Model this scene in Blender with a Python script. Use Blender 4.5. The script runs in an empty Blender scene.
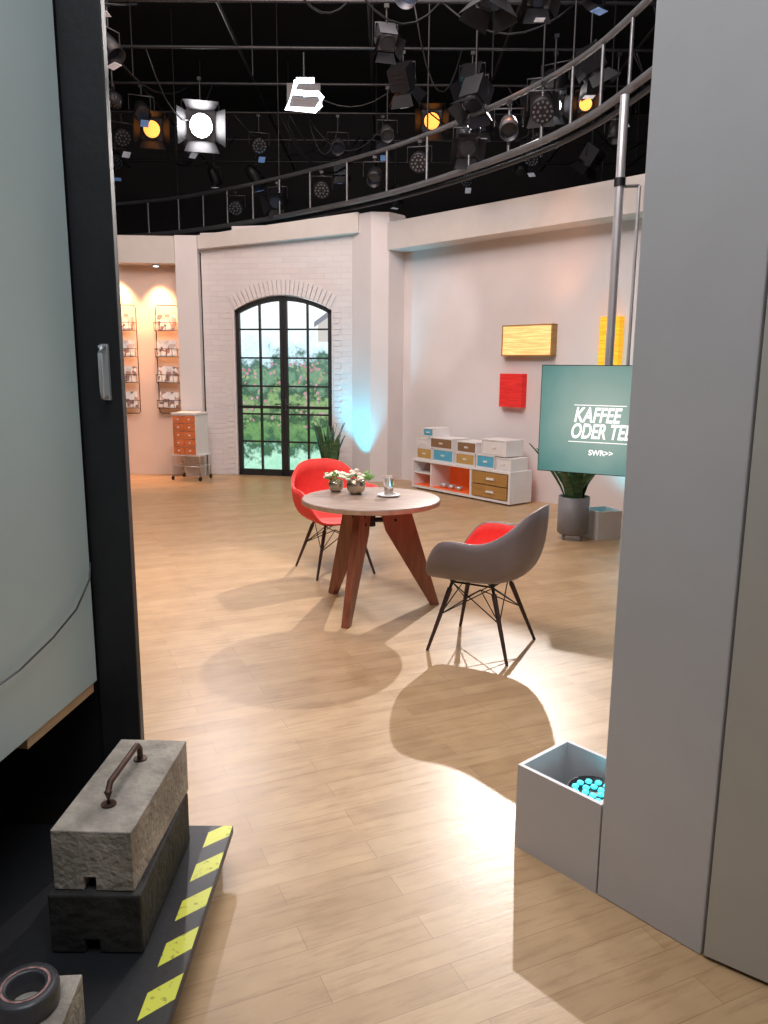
import bpy, bmesh, math, random
from mathutils import Vector, Matrix, Quaternion
random.seed(7)
S=bpy.context.scene
try:
    S.view_settings.view_transform='Standard'
except Exception: pass

# ---------------------------------------------------------------- materials
def newmat(name):
    m=bpy.data.materials.new(name); m.use_nodes=True
    nt=m.node_tree; return m,nt,nt.nodes['Principled BSDF']
def pm(name,c,rough=.5,metal=0,var=.12,scale=6,bump=0,bscale=40,em=None,es=0,spec=None):
    m,nt,b=newmat(name); N=nt.nodes;L=nt.links
    tc=N.new('ShaderNodeTexCoord'); no=N.new('ShaderNodeTexNoise'); no.inputs['Scale'].default_value=scale; no.inputs['Detail'].default_value=4
    L.new(tc.outputs['Object'],no.inputs['Vector'])
    cr=N.new('ShaderNodeValToRGB'); cr.color_ramp.elements[0].position=.3; cr.color_ramp.elements[1].position=.7
    cr.color_ramp.elements[0].color=(c[0]*(1-var),c[1]*(1-var),c[2]*(1-var),1)
    cr.color_ramp.elements[1].color=(min(1,c[0]*(1+var)),min(1,c[1]*(1+var)),min(1,c[2]*(1+var)),1)
    L.new(no.outputs['Fac'],cr.inputs['Fac']); L.new(cr.outputs['Color'],b.inputs['Base Color'])
    b.inputs['Roughness'].default_value=rough; b.inputs['Metallic'].default_value=metal
    if spec is not None: b.inputs['Specular IOR Level'].default_value=spec
    if bump:
        n2=N.new('ShaderNodeTexNoise'); n2.inputs['Scale'].default_value=bscale; n2.inputs['Detail'].default_value=6
        L.new(tc.outputs['Object'],n2.inputs['Vector'])
        bp=N.new('ShaderNodeBump'); bp.inputs['Strength'].default_value=bump; bp.inputs['Distance'].default_value=.01
        L.new(n2.outputs['Fac'],bp.inputs['Height']); L.new(bp.outputs['Normal'],b.inputs['Normal'])
    if em:
        b.inputs['Emission Color'].default_value=(*em,1); b.inputs['Emission Strength'].default_value=es
    return m
def ramp(N,stops,interp='LINEAR'):
    cr=N.new('ShaderNodeValToRGB'); e=cr.color_ramp; e.interpolation=interp
    e.elements[0].position=stops[0][0]; e.elements[0].color=(*stops[0][1],1)
    e.elements[1].position=stops[-1][0]; e.elements[1].color=(*stops[-1][1],1)
    for p,c in stops[1:-1]:
        x=e.elements.new(p); x.color=(*c,1)
    return cr
def mix(N,L,fac,a,b,mode='MIX'):
    m=N.new('ShaderNodeMix'); m.data_type='RGBA'; m.blend_type=mode
    for s,v in ((m.inputs[0],fac),(m.inputs[6],a),(m.inputs[7],b)):
        if hasattr(v,'default_value') or hasattr(v,'is_output'): L.new(v,s)
        elif isinstance(v,(int,float)): s.default_value=v
        else: s.default_value=(*v,1)
    return m.outputs[2]

def floor_mat():
    m,nt,b=newmat('oak_plank_floor');N=nt.nodes;L=nt.links
    tc=N.new('ShaderNodeTexCoord'); mp=N.new('ShaderNodeMapping'); mp.inputs['Rotation'].default_value=(0,0,math.radians(-24))
    L.new(tc.outputs['Object'],mp.inputs['Vector'])
    br=N.new('ShaderNodeTexBrick'); br.offset=.37; br.inputs['Scale'].default_value=1
    br.inputs['Brick Width'].default_value=.92; br.inputs['Row Height'].default_value=.10
    br.inputs['Mortar Size'].default_value=.0010; br.inputs['Mortar Smooth'].default_value=.2; br.inputs['Bias'].default_value=0
    br.inputs['Color1'].default_value=(.45,.295,.155,1); br.inputs['Color2'].default_value=(.53,.365,.205,1); br.inputs['Mortar'].default_value=(.30,.18,.09,1)
    L.new(mp.outputs[0],br.inputs['Vector'])
    m2=N.new('ShaderNodeMapping'); m2.inputs['Scale'].default_value=(1.6,14,1); L.new(mp.outputs[0],m2.inputs['Vector'])
    no=N.new('ShaderNodeTexNoise'); no.inputs['Scale'].default_value=2.4; no.inputs['Detail'].default_value=8; no.inputs['Roughness'].default_value=.7
    L.new(m2.outputs[0],no.inputs['Vector'])
    r=ramp(N,[(.3,(.66,.60,.54)),(.5,(.97,.96,.95)),(.72,(1.0,1.0,1.0))])
    L.new(no.outputs['Fac'],r.inputs['Fac'])
    c=mix(N,L,.85,br.outputs['Color'],r.outputs['Color'],'MULTIPLY')
    n3=N.new('ShaderNodeTexNoise'); n3.inputs['Scale'].default_value=6; n3.inputs['Detail'].default_value=5; L.new(mp.outputs[0],n3.inputs['Vector'])
    r3=ramp(N,[(.35,(.84,.82,.80)),(.65,(1,1,1))]); L.new(n3.outputs['Fac'],r3.inputs['Fac'])
    c=mix(N,L,.8,c,r3.outputs['Color'],'MULTIPLY')
    L.new(c,b.inputs['Base Color'])
    rr=N.new('ShaderNodeMapRange'); rr.inputs['To Min'].default_value=.24; rr.inputs['To Max'].default_value=.46
    L.new(no.outputs['Fac'],rr.inputs['Value']); L.new(rr.outputs[0],b.inputs['Roughness'])
    bp=N.new('ShaderNodeBump'); bp.inputs['Strength'].default_value=.25; bp.inputs['Distance'].default_value=.003
    L.new(no.outputs['Fac'],bp.inputs['Height']); L.new(bp.outputs['Normal'],b.inputs['Normal'])
    return m
def brick_mat():
    m,nt,b=newmat('white_painted_brick');N=nt.nodes;L=nt.links
    tc=N.new('ShaderNodeTexCoord'); mp=N.new('ShaderNodeMapping'); mp.inputs['Rotation'].default_value=(math.radians(90),0,0)
    L.new(tc.outputs['Object'],mp.inputs['Vector'])
    br=N.new('ShaderNodeTexBrick'); br.inputs['Scale'].default_value=1
    br.inputs['Brick Width'].default_value=.24; br.inputs['Row Height'].default_value=.075; br.inputs['Mortar Size'].default_value=.006; br.inputs['Mortar Smooth'].default_value=.6
    br.inputs['Color1'].default_value=(.64,.61,.61,1);br.inputs['Color2'].default_value=(.68,.65,.65,1);br.inputs['Mortar'].default_value=(.61,.58,.58,1)
    L.new(mp.outputs[0],br.inputs['Vector']); L.new(br.outputs['Color'],b.inputs['Base Color'])
    bp=N.new('ShaderNodeBump'); bp.invert=True; bp.inputs['Strength'].default_value=.35; bp.inputs['Distance'].default_value=.008
    L.new(br.outputs['Fac'],bp.inputs['Height']); L.new(bp.outputs['Normal'],b.inputs['Normal'])
    b.inputs['Roughness'].default_value=.7
    return m
def wood(name,c1,c2,sc=(1,12,12),rough=.45,nscale=3):
    m,nt,b=newmat(name);N=nt.nodes;L=nt.links
    tc=N.new('ShaderNodeTexCoord'); mp=N.new('ShaderNodeMapping'); mp.inputs['Scale'].default_value=sc
    L.new(tc.outputs['Object'],mp.inputs['Vector'])
    no=N.new('ShaderNodeTexNoise'); no.inputs['Scale'].default_value=nscale; no.inputs['Detail'].default_value=6; L.new(mp.outputs[0],no.inputs['Vector'])
    r=ramp(N,[(.3,c1),(.7,c2)]); L.new(no.outputs['Fac'],r.inputs['Fac']); L.new(r.outputs['Color'],b.inputs['Base Color'])
    b.inputs['Roughness'].default_value=rough
    return m
def garden_mat():
    m,nt,b=newmat('garden_backdrop_print');N=nt.nodes;L=nt.links
    tc=N.new('ShaderNodeTexCoord'); sp=N.new('ShaderNodeSeparateXYZ'); L.new(tc.outputs['Object'],sp.inputs[0])
    no=N.new('ShaderNodeTexNoise'); no.inputs['Scale'].default_value=3.6; no.inputs['Detail'].default_value=8; no.inputs['Roughness'].default_value=.72
    L.new(tc.outputs['Object'],no.inputs['Vector'])
    ad=N.new('ShaderNodeMath'); ad.operation='MULTIPLY_ADD'; ad.inputs[1].default_value=1.5; L.new(no.outputs['Fac'],ad.inputs[0]); L.new(sp.outputs['Z'],ad.inputs[2])
    mr=N.new('ShaderNodeMapRange'); mr.inputs['From Min'].default_value=.5; mr.inputs['From Max'].default_value=3.4; L.new(ad.outputs[0],mr.inputs['Value'])
    r=ramp(N,[(0,(.25,.60,.42)),(.14,(.45,.78,.60)),(.20,(.03,.10,.06)),(.30,(.16,.33,.12)),(.36,(.02,.07,.04)),(.44,(.26,.42,.18)),(.50,(.03,.09,.06)),(.58,(.18,.34,.22)),(.64,(.05,.13,.10)),(.70,(.60,.82,.90)),(.85,(.9,1,1)),(1,(1,1,1))])
    L.new(mr.outputs[0],r.inputs['Fac'])
    n2=N.new('ShaderNodeTexVoronoi'); n2.inputs['Scale'].default_value=16; L.new(tc.outputs['Object'],n2.inputs['Vector'])
    lt=N.new('ShaderNodeMath'); lt.operation='LESS_THAN'; lt.inputs[1].default_value=.42; L.new(n2.outputs['Distance'],lt.inputs[0])
    n3=N.new('ShaderNodeTexNoise'); n3.inputs['Scale'].default_value=2.6; n3.inputs['Detail'].default_value=5; L.new(tc.outputs['Object'],n3.inputs['Vector'])
    gt=N.new('ShaderNodeMath'); gt.operation='GREATER_THAN'; gt.inputs[1].default_value=.48; L.new(n3.outputs['Fac'],gt.inputs[0])
    a=N.new('ShaderNodeMath');a.operation='COMPARE';a.inputs[1].default_value=1.15;a.inputs[2].default_value=.5;L.new(sp.outputs['Z'],a.inputs[0])
    mu=N.new('ShaderNodeMath');mu.operation='MULTIPLY';L.new(lt.outputs[0],mu.inputs[0]);L.new(gt.outputs[0],mu.inputs[1])
    mv=N.new('ShaderNodeMath');mv.operation='MULTIPLY';L.new(mu.outputs[0],mv.inputs[0]);L.new(a.outputs[0],mv.inputs[1])
    fr=ramp(N,[(0,(.42,.16,.22)),(.4,(.50,.32,.36)),(.6,(.12,.30,.10)),(1,(.45,.45,.28))]); L.new(n2.outputs['Color'],fr.inputs['Fac'])
    c=mix(N,L,mv.outputs[0],r.outputs['Color'],fr.outputs['Color'])
    L.new(c,b.inputs['Emission Color']); b.inputs['Emission Strength'].default_value=1.25
    b.inputs['Base Color'].default_value=(.02,.02,.02,1); b.inputs['Roughness'].default_value=.8
    return m
def stripes_mat(name='hazard_tape'):
    m,nt,b=newmat(name);N=nt.nodes;L=nt.links
    tc=N.new('ShaderNodeTexCoord'); sp=N.new('ShaderNodeSeparateXYZ'); L.new(tc.outputs['Object'],sp.inputs[0])
    a=N.new('ShaderNodeMath');a.operation='MULTIPLY_ADD';a.inputs[1].default_value=-.9;L.new(sp.outputs['X'],a.inputs[0]);L.new(sp.outputs['Y'],a.inputs[2])
    s=N.new('ShaderNodeMath');s.operation='MULTIPLY';s.inputs[1].default_value=6.2;L.new(a.outputs[0],s.inputs[0])
    f=N.new('ShaderNodeMath');f.operation='FRACT';L.new(s.outputs[0],f.inputs[0])
    g=N.new('ShaderNodeMath');g.operation='GREATER_THAN';g.inputs[1].default_value=.5;L.new(f.outputs[0],g.inputs[0])
    no=N.new('ShaderNodeTexNoise'); no.inputs['Scale'].default_value=60; no.inputs['Detail'].default_value=5; L.new(tc.outputs['Object'],no.inputs['Vector'])
    w=ramp(N,[(.32,(.45,.42,.38)),(.42,(1,1,1))]); L.new(no.outputs['Fac'],w.inputs['Fac'])
    c=mix(N,L,g.outputs[0],(.02,.02,.02),(.72,.74,.08)); c=mix(N,L,.8,c,w.outputs['Color'],'MULTIPLY')
    L.new(c,b.inputs['Base Color']); b.inputs['Roughness'].default_value=.4
    return m
def screen_mat():
    m,nt,b=newmat('monitor_screen_picture');N=nt.nodes;L=nt.links
    tc=N.new('ShaderNodeTexCoord'); mp=N.new('ShaderNodeMapping'); mp.inputs['Location'].default_value=(-.75,0,-.75); mp.inputs['Scale'].default_value=(1.5,1,1.6)
    L.new(tc.outputs['Object'],mp.inputs['Vector'])
    gr=N.new('ShaderNodeTexGradient'); gr.gradient_type='SPHERICAL'; L.new(mp.outputs[0],gr.inputs['Vector'])
    no=N.new('ShaderNodeTexNoise'); no.inputs['Scale'].default_value=3; no.inputs['Detail'].default_value=6; L.new(tc.outputs['Object'],no.inputs['Vector'])
    a=N.new('ShaderNodeMath');a.operation='MULTIPLY_ADD';a.inputs[1].default_value=.35;L.new(no.outputs['Fac'],a.inputs[0]);L.new(gr.outputs['Fac'],a.inputs[2])
    r=ramp(N,[(.12,(.07,.23,.21)),(.45,(.18,.35,.32)),(.95,(.42,.55,.48))]); L.new(a.outputs[0],r.inputs['Fac'])
    L.new(r.outputs['Color'],b.inputs['Emission Color']); b.inputs['Emission Strength'].default_value=.85
    b.inputs['Base Color'].default_value=(.01,.01,.01,1); b.inputs['Roughness'].default_value=.4
    return m
def paper_mat():
    m,nt,b=newmat('newspaper_print');N=nt.nodes;L=nt.links
    tc=N.new('ShaderNodeTexCoord'); v=N.new('ShaderNodeTexVoronoi'); v.distance='CHEBYCHEV'; v.inputs['Scale'].default_value=16; L.new(tc.outputs['Object'],v.inputs['Vector'])
    r=ramp(N,[(0,(.12,.12,.14)),(.25,(.45,.25,.2)),(.42,(.75,.72,.7)),(1,(.85,.83,.8))]); L.new(v.outputs['Color'],r.inputs['Fac'])
    L.new(r.outputs['Color'],b.inputs['Base Color']); b.inputs['Roughness'].default_value=.8
    return m
def leaf_mat():
    m,nt,b=newmat('snake_plant_leaf');N=nt.nodes;L=nt.links
    tc=N.new('ShaderNodeTexCoord'); mp=N.new('ShaderNodeMapping'); mp.inputs['Scale'].default_value=(4,4,22); L.new(tc.outputs['Object'],mp.inputs['Vector'])
    no=N.new('ShaderNodeTexNoise'); no.inputs['Scale'].default_value=2; L.new(mp.outputs[0],no.inputs['Vector'])
    r=ramp(N,[(.35,(.02,.07,.03)),(.65,(.07,.17,.07))]); L.new(no.outputs['Fac'],r.inputs['Fac']); L.new(r.outputs['Color'],b.inputs['Base Color']); b.inputs['Roughness'].default_value=.4
    return m
def glowlamp(name,c1,c2,es):
    m,nt,b=newmat(name);N=nt.nodes;L=nt.links
    tc=N.new('ShaderNodeTexCoord'); mp=N.new('ShaderNodeMapping'); mp.inputs['Scale'].default_value=(2,2,40); L.new(tc.outputs['Object'],mp.inputs['Vector'])
    w=N.new('ShaderNodeTexNoise'); w.inputs['Scale'].default_value=2; w.inputs['Detail'].default_value=3; L.new(mp.outputs[0],w.inputs['Vector'])
    r=ramp(N,[(.35,c1),(.65,c2)]); L.new(w.outputs['Fac'],r.inputs['Fac'])
    L.new(r.outputs['Color'],b.inputs['Base Color']); L.new(r.outputs['Color'],b.inputs['Emission Color']); b.inputs['Emission Strength'].default_value=es
    b.inputs['Roughness'].default_value=.8
    return m

M_floor=floor_mat(); M_brick=brick_mat()
M_wall=pm('plaster_white_wall',(.67,.64,.64),.7,var=.03,scale=2,bump=.08,bscale=60)
M_wallL=pm('plaster_warm_wall',(.72,.57,.48),.7,var=.03,scale=2)
M_cream=pm('cornice_paint',(.58,.55,.52),.6,var=.03)
M_pillar=pm('grey_painted_board',(.58,.57,.585),.55,var=.04,scale=3,bump=.05,bscale=25)
M_pillar2=pm('beige_painted_board',(.56,.53,.48),.55,var=.04,scale=3)
M_panel=pm('pale_teal_lacquer_panel',(.50,.63,.64),.35,var=.05,scale=1.5)
M_dark=pm('studio_black',(.008,.008,.010),.8,var=.3,scale=1)
M_black=pm('black_frame_paint',(.014,.015,.018),.5,var=.2,bump=.1)
M_steel=pm('truss_steel',(.16,.165,.175),.4,.6,var=.1)
M_chrome=pm('chrome_tube',(.60,.61,.63),.28,.55,var=.05)
M_lampb=pm('lamp_black_housing',(.012,.012,.015),.45,.2,var=.3)
M_lampg=pm('lamp_grey_housing',(.07,.07,.08),.4,.4,var=.2)
M_tag=pm('white_tag',(.65,.65,.68),.6,em=(.8,.85,1),es=.15)
M_tagb=pm('blue_gel',(.15,.3,.6),.4,em=(.3,.5,1),es=.15)
M_dot=pm('led_lens',(.12,.125,.14),.3)
M_glass=pm('lamp_lens',(.03,.035,.05),.12,.3,var=.3)
M_hot=pm('lamp_hot',(1,1,1),.5,em=(1,.97,1),es=45)
M_hot2=pm('lamp_white',(1,1,1),.5,em=(.85,.9,1),es=5)
M_orange_em=pm('lamp_orange',(1,.5,.1),.5,em=(1,.30,.05),es=2.2)
M_conc=pm('concrete',(.38,.34,.29),.85,var=.3,scale=14,bump=.8,bscale=50)
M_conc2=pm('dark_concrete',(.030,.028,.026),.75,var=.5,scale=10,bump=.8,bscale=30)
M_rust=pm('rusty_iron',(.10,.055,.04),.5,.6,var=.4,scale=25,bump=.3)
M_red=pm('red_upholstery',(.82,.05,.04),.7,var=.06,scale=30,bump=.2,bscale=200)
M_shell=pm('grey_fibreglass_shell',(.19,.155,.155),.4,var=.06)
M_dleg=wood('dark_walnut_leg',(.03,.015,.012),(.07,.035,.03))
M_wire=pm('black_wire',(.015,.015,.015),.4,.5)
M_ttop=wood('oak_table_top',(.22,.155,.12),(.36,.265,.21),(2,14,14),.4)
M_tleg=wood('reddish_oak_leg',(.20,.06,.028),(.33,.11,.055),(8,8,1.5),.4)
M_tedge=wood('pale_table_edge',(.40,.25,.16),(.52,.34,.23),(8,8,1.5),.4)
M_white=pm('white_lacquer',(.74,.74,.74),.4,var=.03)
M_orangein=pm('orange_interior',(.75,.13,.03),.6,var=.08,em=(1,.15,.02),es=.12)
M_drw=wood('oak_drawer',(.34,.18,.05),(.46,.26,.08),(1,1,10))
M_yel=pm('ochre_drawer',(.50,.33,.11),.5)
M_blue=pm('sky_blue_drawer',(.10,.42,.62),.5)
M_brn=pm('brown_drawer',(.25,.15,.08),.5)
M_oran=pm('orange_drawer',(.60,.17,.06),.5,var=.2,scale=10)
M_pot=pm('grey_pot',(.20,.20,.21),.5)
M_soil=pm('soil',(.05,.035,.025),.9,bump=.5)
M_leaf=leaf_mat(); M_paper=paper_mat(); M_garden=garden_mat(); M_haz=stripes_mat(); M_scr=screen_mat()
M_gold=pm('brass_bowl',(.50,.44,.34),.25,.8)
M_petal=pm('cream_petals',(.85,.85,.70),.7,var=.1)
M_petal2=pm('pink_petals',(.80,.60,.52),.7,var=.1)
M_green=pm('leaf_green',(.22,.42,.12),.6,var=.3,scale=30)
M_cyan=pm('cyan_led',(.1,.7,.8),.4,em=(.06,.72,.85),es=1.6)
M_cream_em=glowlamp('cream_fabric_lampshade',(.72,.42,.14),(.90,.62,.26),.75)
M_redshade=glowlamp('red_fabric_lampshade',(.48,.012,.012),(.62,.025,.02),.40)
M_yelshade=glowlamp('yellow_fabric_lampshade',(.75,.34,.01),(.95,.48,.03),.7)
M_wtext=pm('white_lettering',(.9,.9,.9),.5,em=(1,1,1),es=.8)
M_hwall=pm('print_house_wall',(.02,.02,.02),.8,em=(.75,.72,.68),es=.9,var=0)
M_hroof=pm('print_house_roof',(.02,.02,.02),.8,em=(.30,.32,.38),es=.9,var=0)
M_woodstrip=wood('raw_pine_batten',(.5,.33,.18),(.65,.45,.27),(12,1,12))
M_tape=pm('grey_tape',(.06,.06,.068),.35); M_tapel=pm('tape_label',(.40,.22,.2),.5,var=.5,scale=60)
def glassmat():
    m,nt,b=newmat('clear_glass'); b.inputs['Transmission Weight'].default_value=1; b.inputs['IOR'].default_value=1.15; b.inputs['Roughness'].default_value=.02; b.inputs['Base Color'].default_value=(.97,.98,.98,1); return m
M_gl=glassmat(); M_coffee=pm('latte_coffee',(.60,.48,.38),.5)

# ---------------------------------------------------------------- mesh builder
class MB:
    def __init__(s,name): s.name=name;s.v=[];s.f=[];s.mi=[];s.sm=[];s.mats=[]
    def idx(s,m):
        if m not in s.mats: s.mats.append(m)
        return s.mats.index(m)
    def add(s,vs,fs,mat,M=None,smooth=False):
        o=len(s.v)
        for p in vs:
            p=Vector(p); s.v.append(M@p if M else p)
        i=s.idx(mat)
        for f in fs: s.f.append([o+k for k in f]); s.mi.append(i); s.sm.append(smooth)
    def box(s,c,sz,mat,M=None,rz=0):
        x,y,z=[k/2 for k in sz]
        vs=[(-x,-y,-z),(x,-y,-z),(x,y,-z),(-x,y,-z),(-x,-y,z),(x,-y,z),(x,y,z),(-x,y,z)]
        T=Matrix.Translation(c)@Matrix.Rotation(rz,4,'Z')
        if M: T=M@T
        s.add(vs,[(0,3,2,1),(4,5,6,7),(0,1,5,4),(1,2,6,5),(2,3,7,6),(3,0,4,7)],mat,T)
    def bx(s,x0,x1,y0,y1,z0,z1,mat,M=None): s.box(((x0+x1)/2,(y0+y1)/2,(z0+z1)/2),(x1-x0,y1-y0,z1-z0),mat,M)
    def cyl(s,p0,p1,r0,r1=None,mat=None,n=14,M=None,caps=True):
        if r1 is None:r1=r0
        p0=Vector(p0);p1=Vector(p1);d=(p1-p0).normalized();q=d.to_track_quat('Z','Y')
        vs=[];fs=[]
        for p,r in((p0,r0),(p1,r1)):
            for i in range(n):
                a=2*math.pi*i/n; vs.append(p+q@Vector((r*math.cos(a),r*math.sin(a),0)))
        for i in range(n): fs.append((i,(i+1)%n,n+(i+1)%n,n+i))
        s.add(vs,fs,mat,M,True)
        if caps: s.add(vs,[tuple(range(n-1,-1,-1)),tuple(range(n,2*n))],mat,M,False)
    def tube(s,pts,r,mat,n=8,M=None):
        pts=[Vector(p) for p in pts];vs=[];fs=[]
        for k,p in enumerate(pts):
            d=(pts[min(k+1,len(pts)-1)]-pts[max(k-1,0)]).normalized()
            u=d.cross(Vector((0,0,1)))
            if u.length<.05:u=d.cross(Vector((0,1,0)))
            u.normalize(); w=d.cross(u)
            for i in range(n):
                a=2*math.pi*i/n; vs.append(p+u*r*math.cos(a)+w*r*math.sin(a))
        for k in range(len(pts)-1):
            for i in range(n): fs.append((k*n+i,k*n+(i+1)%n,(k+1)*n+(i+1)%n,(k+1)*n+i))
        fs.append(tuple(range(n)));fs.append(tuple(range((len(pts)-1)*n,len(pts)*n)))
        s.add(vs,fs,mat,M,True)
    def lathe(s,prof,mat,c=(0,0,0),n=24,M=None):
        vs=[];fs=[]
        for r,z in prof:
            for i in range(n):
                a=2*math.pi*i/n; vs.append((c[0]+r*math.cos(a),c[1]+r*math.sin(a),c[2]+z))
        for k in range(len(prof)-1):
            for i in range(n): fs.append((k*n+i,k*n+(i+1)%n,(k+1)*n+(i+1)%n,(k+1)*n+i))
        s.add(vs,fs,mat,M,True)
    def prism(s,poly,z0,z1,mat,M=None):
        n=len(poly); vs=[(x,y,z0) for x,y in poly]+[(x,y,z1) for x,y in poly]
        fs=[tuple(range(n-1,-1,-1)),tuple(range(n,2*n))]+[(i,(i+1)%n,n+(i+1)%n,n+i) for i in range(n)]
        s.add(vs,fs,mat,M)
    def ball(s,c,r,mat,M=None,n=8,sq=1):
        vs=[];fs=[]
        for j in range(n+1):
            t=math.pi*j/n
            for i in range(n):
                a=2*math.pi*i/n; vs.append((c[0]+r*math.sin(t)*math.cos(a),c[1]+r*math.sin(t)*math.sin(a),c[2]+r*math.cos(t)*sq))
        for j in range(n):
            for i in range(n): fs.append((j*n+i,j*n+(i+1)%n,(j+1)*n+(i+1)%n,(j+1)*n+i))
        s.add(vs,fs,mat,M,True)
    def build(s,loc=(0,0,0),rz=0,bevel=0,parent=None):
        me=bpy.data.meshes.new(s.name); me.from_pydata([tuple(v) for v in s.v],[],s.f)
        for m in s.mats: me.materials.append(m)
        for p,i,k in zip(me.polygons,s.mi,s.sm): p.material_index=i;p.use_smooth=k
        bm=bmesh.new();bm.from_mesh(me);bmesh.ops.recalc_face_normals(bm,faces=bm.faces);bm.to_mesh(me);bm.free()
        o=bpy.data.objects.new(s.name,me);S.collection.objects.link(o);o.location=loc;o.rotation_euler[2]=rz
        if bevel:
            b=o.modifiers.new('bevel','BEVEL');b.width=bevel;b.segments=2;b.limit_method='ANGLE'
        if parent:o.parent=parent
        return o
def wallseg(b,A,B,z0,z1,th,mat,z1b=None,side=1):
    """vertical slab from A to B; thickness th to the far side"""
    A=Vector((A[0],A[1]));B=Vector((B[0],B[1]));d=(B-A).normalized();n=Vector((-d.y,d.x))*th*side
    if z1b is None:z1b=z1
    vs=[(A.x,A.y,z0),(B.x,B.y,z0),(B.x+n.x,B.y+n.y,z0),(A.x+n.x,A.y+n.y,z0),(A.x,A.y,z1),(B.x,B.y,z1b),(B.x+n.x,B.y+n.y,z1b),(A.x+n.x,A.y+n.y,z1)]
    b.add(vs,[(0,3,2,1),(4,5,6,7),(0,1,5,4),(1,2,6,5),(2,3,7,6),(3,0,4,7)],mat)

# ---------------------------------------------------------------- room shell
b=MB('floor');b.bx(-8,8,-3,18,-.1,0,M_floor);b.build()
b=MB('ceiling');b.bx(-8,8,-3,18,7,7.1,M_dark);b.build()
for nm,a in (('wall_left',(-8.1,-8,-3,18)),('wall_right',(8,8.1,-3,18)),('wall_back',(-8,8,18,18.1)),('wall_front',(-8,8,-3.1,-3))):
    b=MB(nm);b.bx(*a,0,7,M_dark);b.build()
# set walls
b=MB('wall_set_left');wallseg(b,(-6.2,11.15),(-2.92,11.38),0,3.3,.12,M_wallL);b.build()
b=MB('trim_lintel_left');wallseg(b,(-6.2,10.85),(-2.92,11.08),2.97,3.33,.3,M_cream);b.build()
b=MB('trim_pilaster');wallseg(b,(-2.92,11.12),(-2.62,11.15),0,3.35,.3,M_wall);b.build()
# door wall with arched opening, built in local frame: origin at (-2.62,11.38), x along wall
DA=Vector((-2.62,11.38));DB=Vector((-.45,10.98));dd=(DB-DA);LW=dd.length;ang=math.atan2(dd.y,dd.x)
d0,d1=.47,1.90   # door extents along wall
zs,za=2.36,2.56
def archz(x,a=d0,bb=d1,s=zs,t=za):
    u=(x-(a+bb)/2)/((bb-a)/2); return s+(t-s)*(1-u*u)
b=MB('wall_set_back')
b.bx(0,d0,0,.15,0,3.42,M_brick);b.bx(d1,LW,0,.15,0,3.55,M_brick)
n=20
for i in range(n):
    x0=d0+(d1-d0)*i/n;x1=d0+(d1-d0)*(i+1)/n
    vs=[(x0,0,archz(x0)),(x1,0,archz(x1)),(x1,0,3.5),(x0,0,3.5),(x0,.15,archz(x0)),(x1,.15,archz(x1)),(x1,.15,3.5),(x0,.15,3.5)]
    b.add(vs,[(0,1,2,3),(5,4,7,6),(4,5,1,0),(3,2,6,7)],M_brick)
b.build((DA.x,DA.y,0),ang)
b=MB('trim_cornice_back')
vs=[(-.1,-.12,3.18),(LW+.1,-.12,3.36),(LW+.1,-.12,3.62),(-.1,-.12,3.36),(-.1,.2,3.18),(LW+.1,.2,3.36),(LW+.1,.2,3.62),(-.1,.2,3.36)]
b.add(vs,[(0,1,2,3),(5,4,7,6),(4,5,1,0),(3,2,6,7),(0,3,7,4),(1,5,6,2)],M_cream);b.build((DA.x,DA.y,0),ang)
# brick arch voussoirs + side quoins
b=MB('trim_brick_arch')
n=24
for i in range(n):
    x=d0-.03+(d1-d0+.06)*(i+.5)/n
    sl=-2*(za-zs)*((x-(d0+d1)/2)/((d1-d0)/2))/((d1-d0)/2)
    T=Matrix.Translation((x,-.012,archz(x)+.11))@Matrix.Rotation(-math.atan(sl)*1.0,4,'Y')
    b.box((0,0,0),((d1-d0)/n*.90,.03,.2),M_wall,T)
for sx in (d0-.15,d1+.03):
    for k in range(31):
        w=.12 if k%2 else .09
        b.bx(sx+(0 if sx>1 else .12-w),sx+(w if sx>1 else .12),-.012,.0,.02+k*.077,.02+k*.077+.071,M_wall)
b.build((DA.x,DA.y,0),ang)
# door
b=MB('door_1')
n=20
D0,D1=d0+.004,d1-.004
def vb(x,w=.035,z0=0.002,z1=None,y0=.03,y1=.09):
    b.bx(x-w/2,x+w/2,y0,y1,z0,(archz(x)-.012) if z1 is None else z1,M_black)
mid=(d0+d1)/2
vb(D0+.03,.055);vb(D1-.03,.055);vb(mid-.028,.05);vb(mid+.028,.05)
for i in range(n):
    x0=D0+(D1-D0)*i/n;x1=D0+(D1-D0)*(i+1)/n
    vs=[(x0,.03,archz(x0)-.07),(x1,.03,archz(x1)-.07),(x1,.03,archz(x1)-.006),(x0,.03,archz(x0)-.006),(x0,.09,archz(x0)-.07),(x1,.09,archz(x1)-.07),(x1,.09,archz(x1)-.006),(x0,.09,archz(x0)-.006)]
    b.add(vs,[(0,1,2,3),(5,4,7,6),(4,5,1,0),(3,2,6,7)],M_black)
for lx in ((d0+.06+mid-.05)/2,(d1-.06+mid+.05)/2): vb(lx,.022)
for z in (.50,.90,1.30,1.70,2.10): b.bx(d0+.05,d1-.05,.045,.075,z-.012,z+.012,M_black)
b.bx(D0,D1,.03,.09,0.002,.09,M_black);b.bx(D0,D1,.03,.09,.98,1.02,M_black)
for sx in (-.03,.03):
    b.bx(mid+sx-.012,mid+sx+.012,-.0,.03,.95,1.12,M_lampg);b.tube([(mid+sx,.0,1.05),(mid+sx,-.04,1.05),(mid+sx*4,-.04,1.05)],.008,M_lampg)
b.build((DA.x,DA.y,0),ang)
b=MB('garden_backdrop_screen');b.bx(-.3,LW+.2,.75,.78,0,3.0,M_garden)
hx=1.78
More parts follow.
